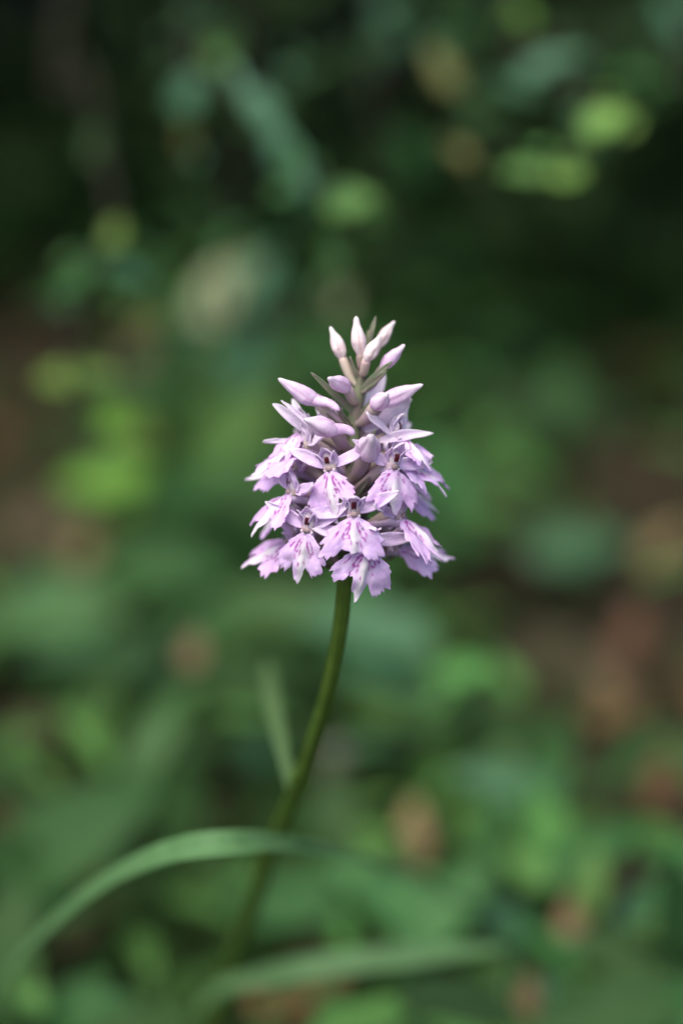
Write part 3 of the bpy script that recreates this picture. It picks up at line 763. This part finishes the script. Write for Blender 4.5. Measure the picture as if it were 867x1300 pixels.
# ------------------------------------------------------------------ shrub hanging in behind, dark inside
def shrub():
    base = Vector((.05, .95, gz(.05, .95) - .01))
    o = link('shrub', None); o.location = base
    tag(o, 'dense dark evergreen shrub with small leaves, behind and above the orchid', 'shrub')
    rr = random.Random(31)
    # trailing sprays: (points px,py,depth), then leaves set by hand: px, py, depth, length px, angle, material, kind
    sprays = [
        ([(250, -60, .90), (255, 60, .86), (300, 120, .82), (370, 200, .79), (440, 260, .77), (425, 340, .77)],
         [(240, 115, .84, 75, 60, 'blue', 'round'), (272, 70, .85, 60, 120, 'fresh', 'round'), (335, 145, .79, 120, -52, 'teal', 'ovate'), (368, 205, .78, 130, -58, 'teal', 'ovate'), (390, 240, .79, 90, -70, 'blue', 'ovate'),
          (447, 255, .77, 90, 10, 'fresh', 'round'), (420, 325, .77, 70, -80, 'leaf', 'round'), (320, 130, .83, 80, 30, 'leaf', 'ovate'), (240, 20, .88, 70, 100, 'blue', 'ovate'), (235, 180, .84, 55, -100, 'olive', 'ovate'), (290, 55, .86, 60, 40, 'leaf', 'ovate')]),
        ([(640, -60, .88), (690, 40, .84), (720, 110, .80), (750, 160, .78), (700, 215, .77), (640, 220, .77)],
         [(771, 152, .76, 90, 30, 'lime', 'round'), (722, 220, .77, 72, 15, 'lime', 'round'), (662, 217, .77, 80, 175, 'fresh', 'ovate'), (700, 80, .82, 110, 20, 'blue', 'ovate'), (735, 155, .79, 70, -60, 'blue', 'ovate'),
          (660, 18, .86, 60, 90, 'bright', 'round'), (580, 192, .80, 60, 150, 'olive', 'round'), (560, 85, .84, 90, 120, 'olive', 'ovate'), (650, 110, .83, 90, 160, 'blue', 'ovate'), (800, 95, .82, 90, 20, 'leaf', 'ovate'), (610, 150, .82, 70, 200, 'leaf', 'ovate')]),
        ([(90, -60, .92), (110, 80, .88), (130, 200, .83), (145, 290, .80), (100, 370, .79), (90, 470, .78), (140, 540, .79)],
         [(146, 296, .79, 58, 70, 'lime', 'round'), (80, 368, .79, 90, 200, 'leaf', 'ovate'), (120, 345, .80, 100, 10, 'leaf', 'ovate'), (92, 478, .80, 120, 8, 'lime', 'ovate'), (120, 180, .84, 70, 90, 'leaf', 'ovate'), (150, 535, .79, 80, -30, 'bright', 'round'), (170, 350, .80, 80, -20, 'blue', 'ovate'), (190, 410, .81, 70, 20, 'olive', 'ovate')]),
        ([(480, -60, .98), (490, 40, .95), (470, 120, .93), (500, 220, .92)],
         [(480, 60, .95, 90, 70, 'blue', 'ovate'), (390, 90, .95, 70, 30, 'leaf', 'ovate'), (520, 200, .93, 100, -70, 'leaf', 'ovate'), (495, 5, .95, 70, 40, 'blue', 'ovate'), (590, 30, .95, 70, 20, 'leaf', 'ovate')]),
        ([(860, -60, .92), (850, 40, .9), (830, 90, .88)],
         [(855, 25, .89, 90, -60, 'blue', 'ovate'), (840, 100, .89, 70, 20, 'leaf', 'ovate')]),
        ([(300, 250, .98), (280, 330, .93), (285, 400, .90), (430, 390, .92)],
         [(275, 372, .92, 125, 80, 'pale', 'round'), (300, 350, .93, 90, 60, 'pale', 'round'), (330, 350, .92, 130, 60, 'blue', 'ovate'), (437, 380, .90, 55, 60, 'pale', 'ovate'), (240, 260, .95, 110, 100, 'leaf', 'ovate'), (390, 440, .92, 120, 40, 'leaf', 'ovate'), (320, 450, .92, 140, 70, 'blue', 'ovate')]),
    ]
    for pts, lv in sprays:
        c = [P(p[0], p[1], p[2] * .825) for p in pts]
        hub = Vector((c[0].x * .6, .92, .45))
        v, f = tube(bez([base + Vector((0, 0, .02)), base * .5 + hub * .5 + Vector((0, .03, 0)), hub] + c, 30), [.0018 * (1 - .027 * k) + .0003 for k in range(31)], 7)
        link('branch', mesh('branch', [p - base for p in v], f), M['bark'], o)
        for (px, py, d, Lp, ang, mat, kind) in lv:
            d = d * .82; Lp *= .80
            for j in range(5):
                k = .95 if j == 0 else rr.uniform(.3, .5)
                dj = d * (1 + (0 if j == 0 else rr.uniform(-.02, .07))); L = Lp * KPX * d * k
                dv = img_dir(ang + (0 if j == 0 else rr.uniform(-70, 70)), rr.uniform(-.3, .4)).normalized()
                sp = 0 if j == 0 else Lp * .55
                cc = P(px + rr.uniform(-sp, sp), py + rr.uniform(-sp, sp), dj)
                mj = mat if j < 2 else rr.choice([mat, 'leaf', 'blade', 'blue', 'dark'])
                leaf_obj('leaf', o, cc - dv * L * .5, dv, Vector((rr.uniform(-.5, .5), -.7 + rr.uniform(-.3, .4), 1)), L, mj, kind if j == 0 else 'ovate', rr, base)
    # single leaves of the inner crown
    k = 0
    while k < 60:
        x = rr.uniform(-.45, .45); y = rr.uniform(.42, .95); z = rr.uniform(.05, .5)
        px, py = to_px(Vector((x, y, z)))
        if z < .10 + .28 * (1 - (y - .42) / .5) * .5: continue
        if py > 470 or rr.random() < max(0, (py - 150) / 330): continue
        a = rr.random() * 6.28
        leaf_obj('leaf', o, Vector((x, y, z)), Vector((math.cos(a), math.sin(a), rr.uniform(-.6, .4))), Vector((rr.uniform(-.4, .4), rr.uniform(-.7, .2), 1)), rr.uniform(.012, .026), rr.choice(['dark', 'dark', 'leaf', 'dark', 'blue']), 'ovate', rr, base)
        k += 1
    # the rest of the crown: too many to count
    v, f = [], []
    def sprig(c, L):
        a = rr.random() * 6.28
        fr = frame(Vector((math.cos(a), math.sin(a), rr.uniform(-.7, .4))), Vector((rr.uniform(-.6, .6), rr.uniform(-.8, .4), 1)))
        c = c - base; b = len(v)
        for p in ((0, 0, 0), (.3, .26, .06), (.7, .2, .04), (1, 0, -.08), (.7, -.2, .04), (.3, -.26, .06)): v.append(c + fr @ (Vector(p) * L))
        f.append((b, b + 1, b + 2, b + 3)); f.append((b, b + 3, b + 4, b + 5))
    n = 0
    while n < 24000:                                             # low inner twigs
        x = rr.uniform(-.75, .75); y = rr.uniform(.50, 1.3); z = rr.uniform(.0, .5)
        q = mnoise.noise(Vector((x * 5, y * 5, z * 5)))
        if q < -.2: continue
        px, py = to_px(Vector((x, y, z)))
        if py > (300 + 260 * q if 90 < px < 700 else 480 + 150 * q) and y < 1.0: continue
        if y < .62 and q < .15: continue
        sprig(Vector((x, y, z)), rr.uniform(.016, .032)); n += 1
    n = 0
    while n < 22000:                                             # crown that overhangs forward and shades what is below
        x = rr.uniform(-1.8, 1.8); y = rr.uniform(.42, 2.4); z = rr.uniform(.42, 1.5)
        if y < .42 + .5 * max(0, .7 - z) + .12 * mnoise.noise(Vector((x * 4, z * 4, 1))): continue
        sprig(Vector((x, y, z)), rr.uniform(.04, .075)); n += 1
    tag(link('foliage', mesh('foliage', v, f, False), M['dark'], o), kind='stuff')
    return o
shrub()
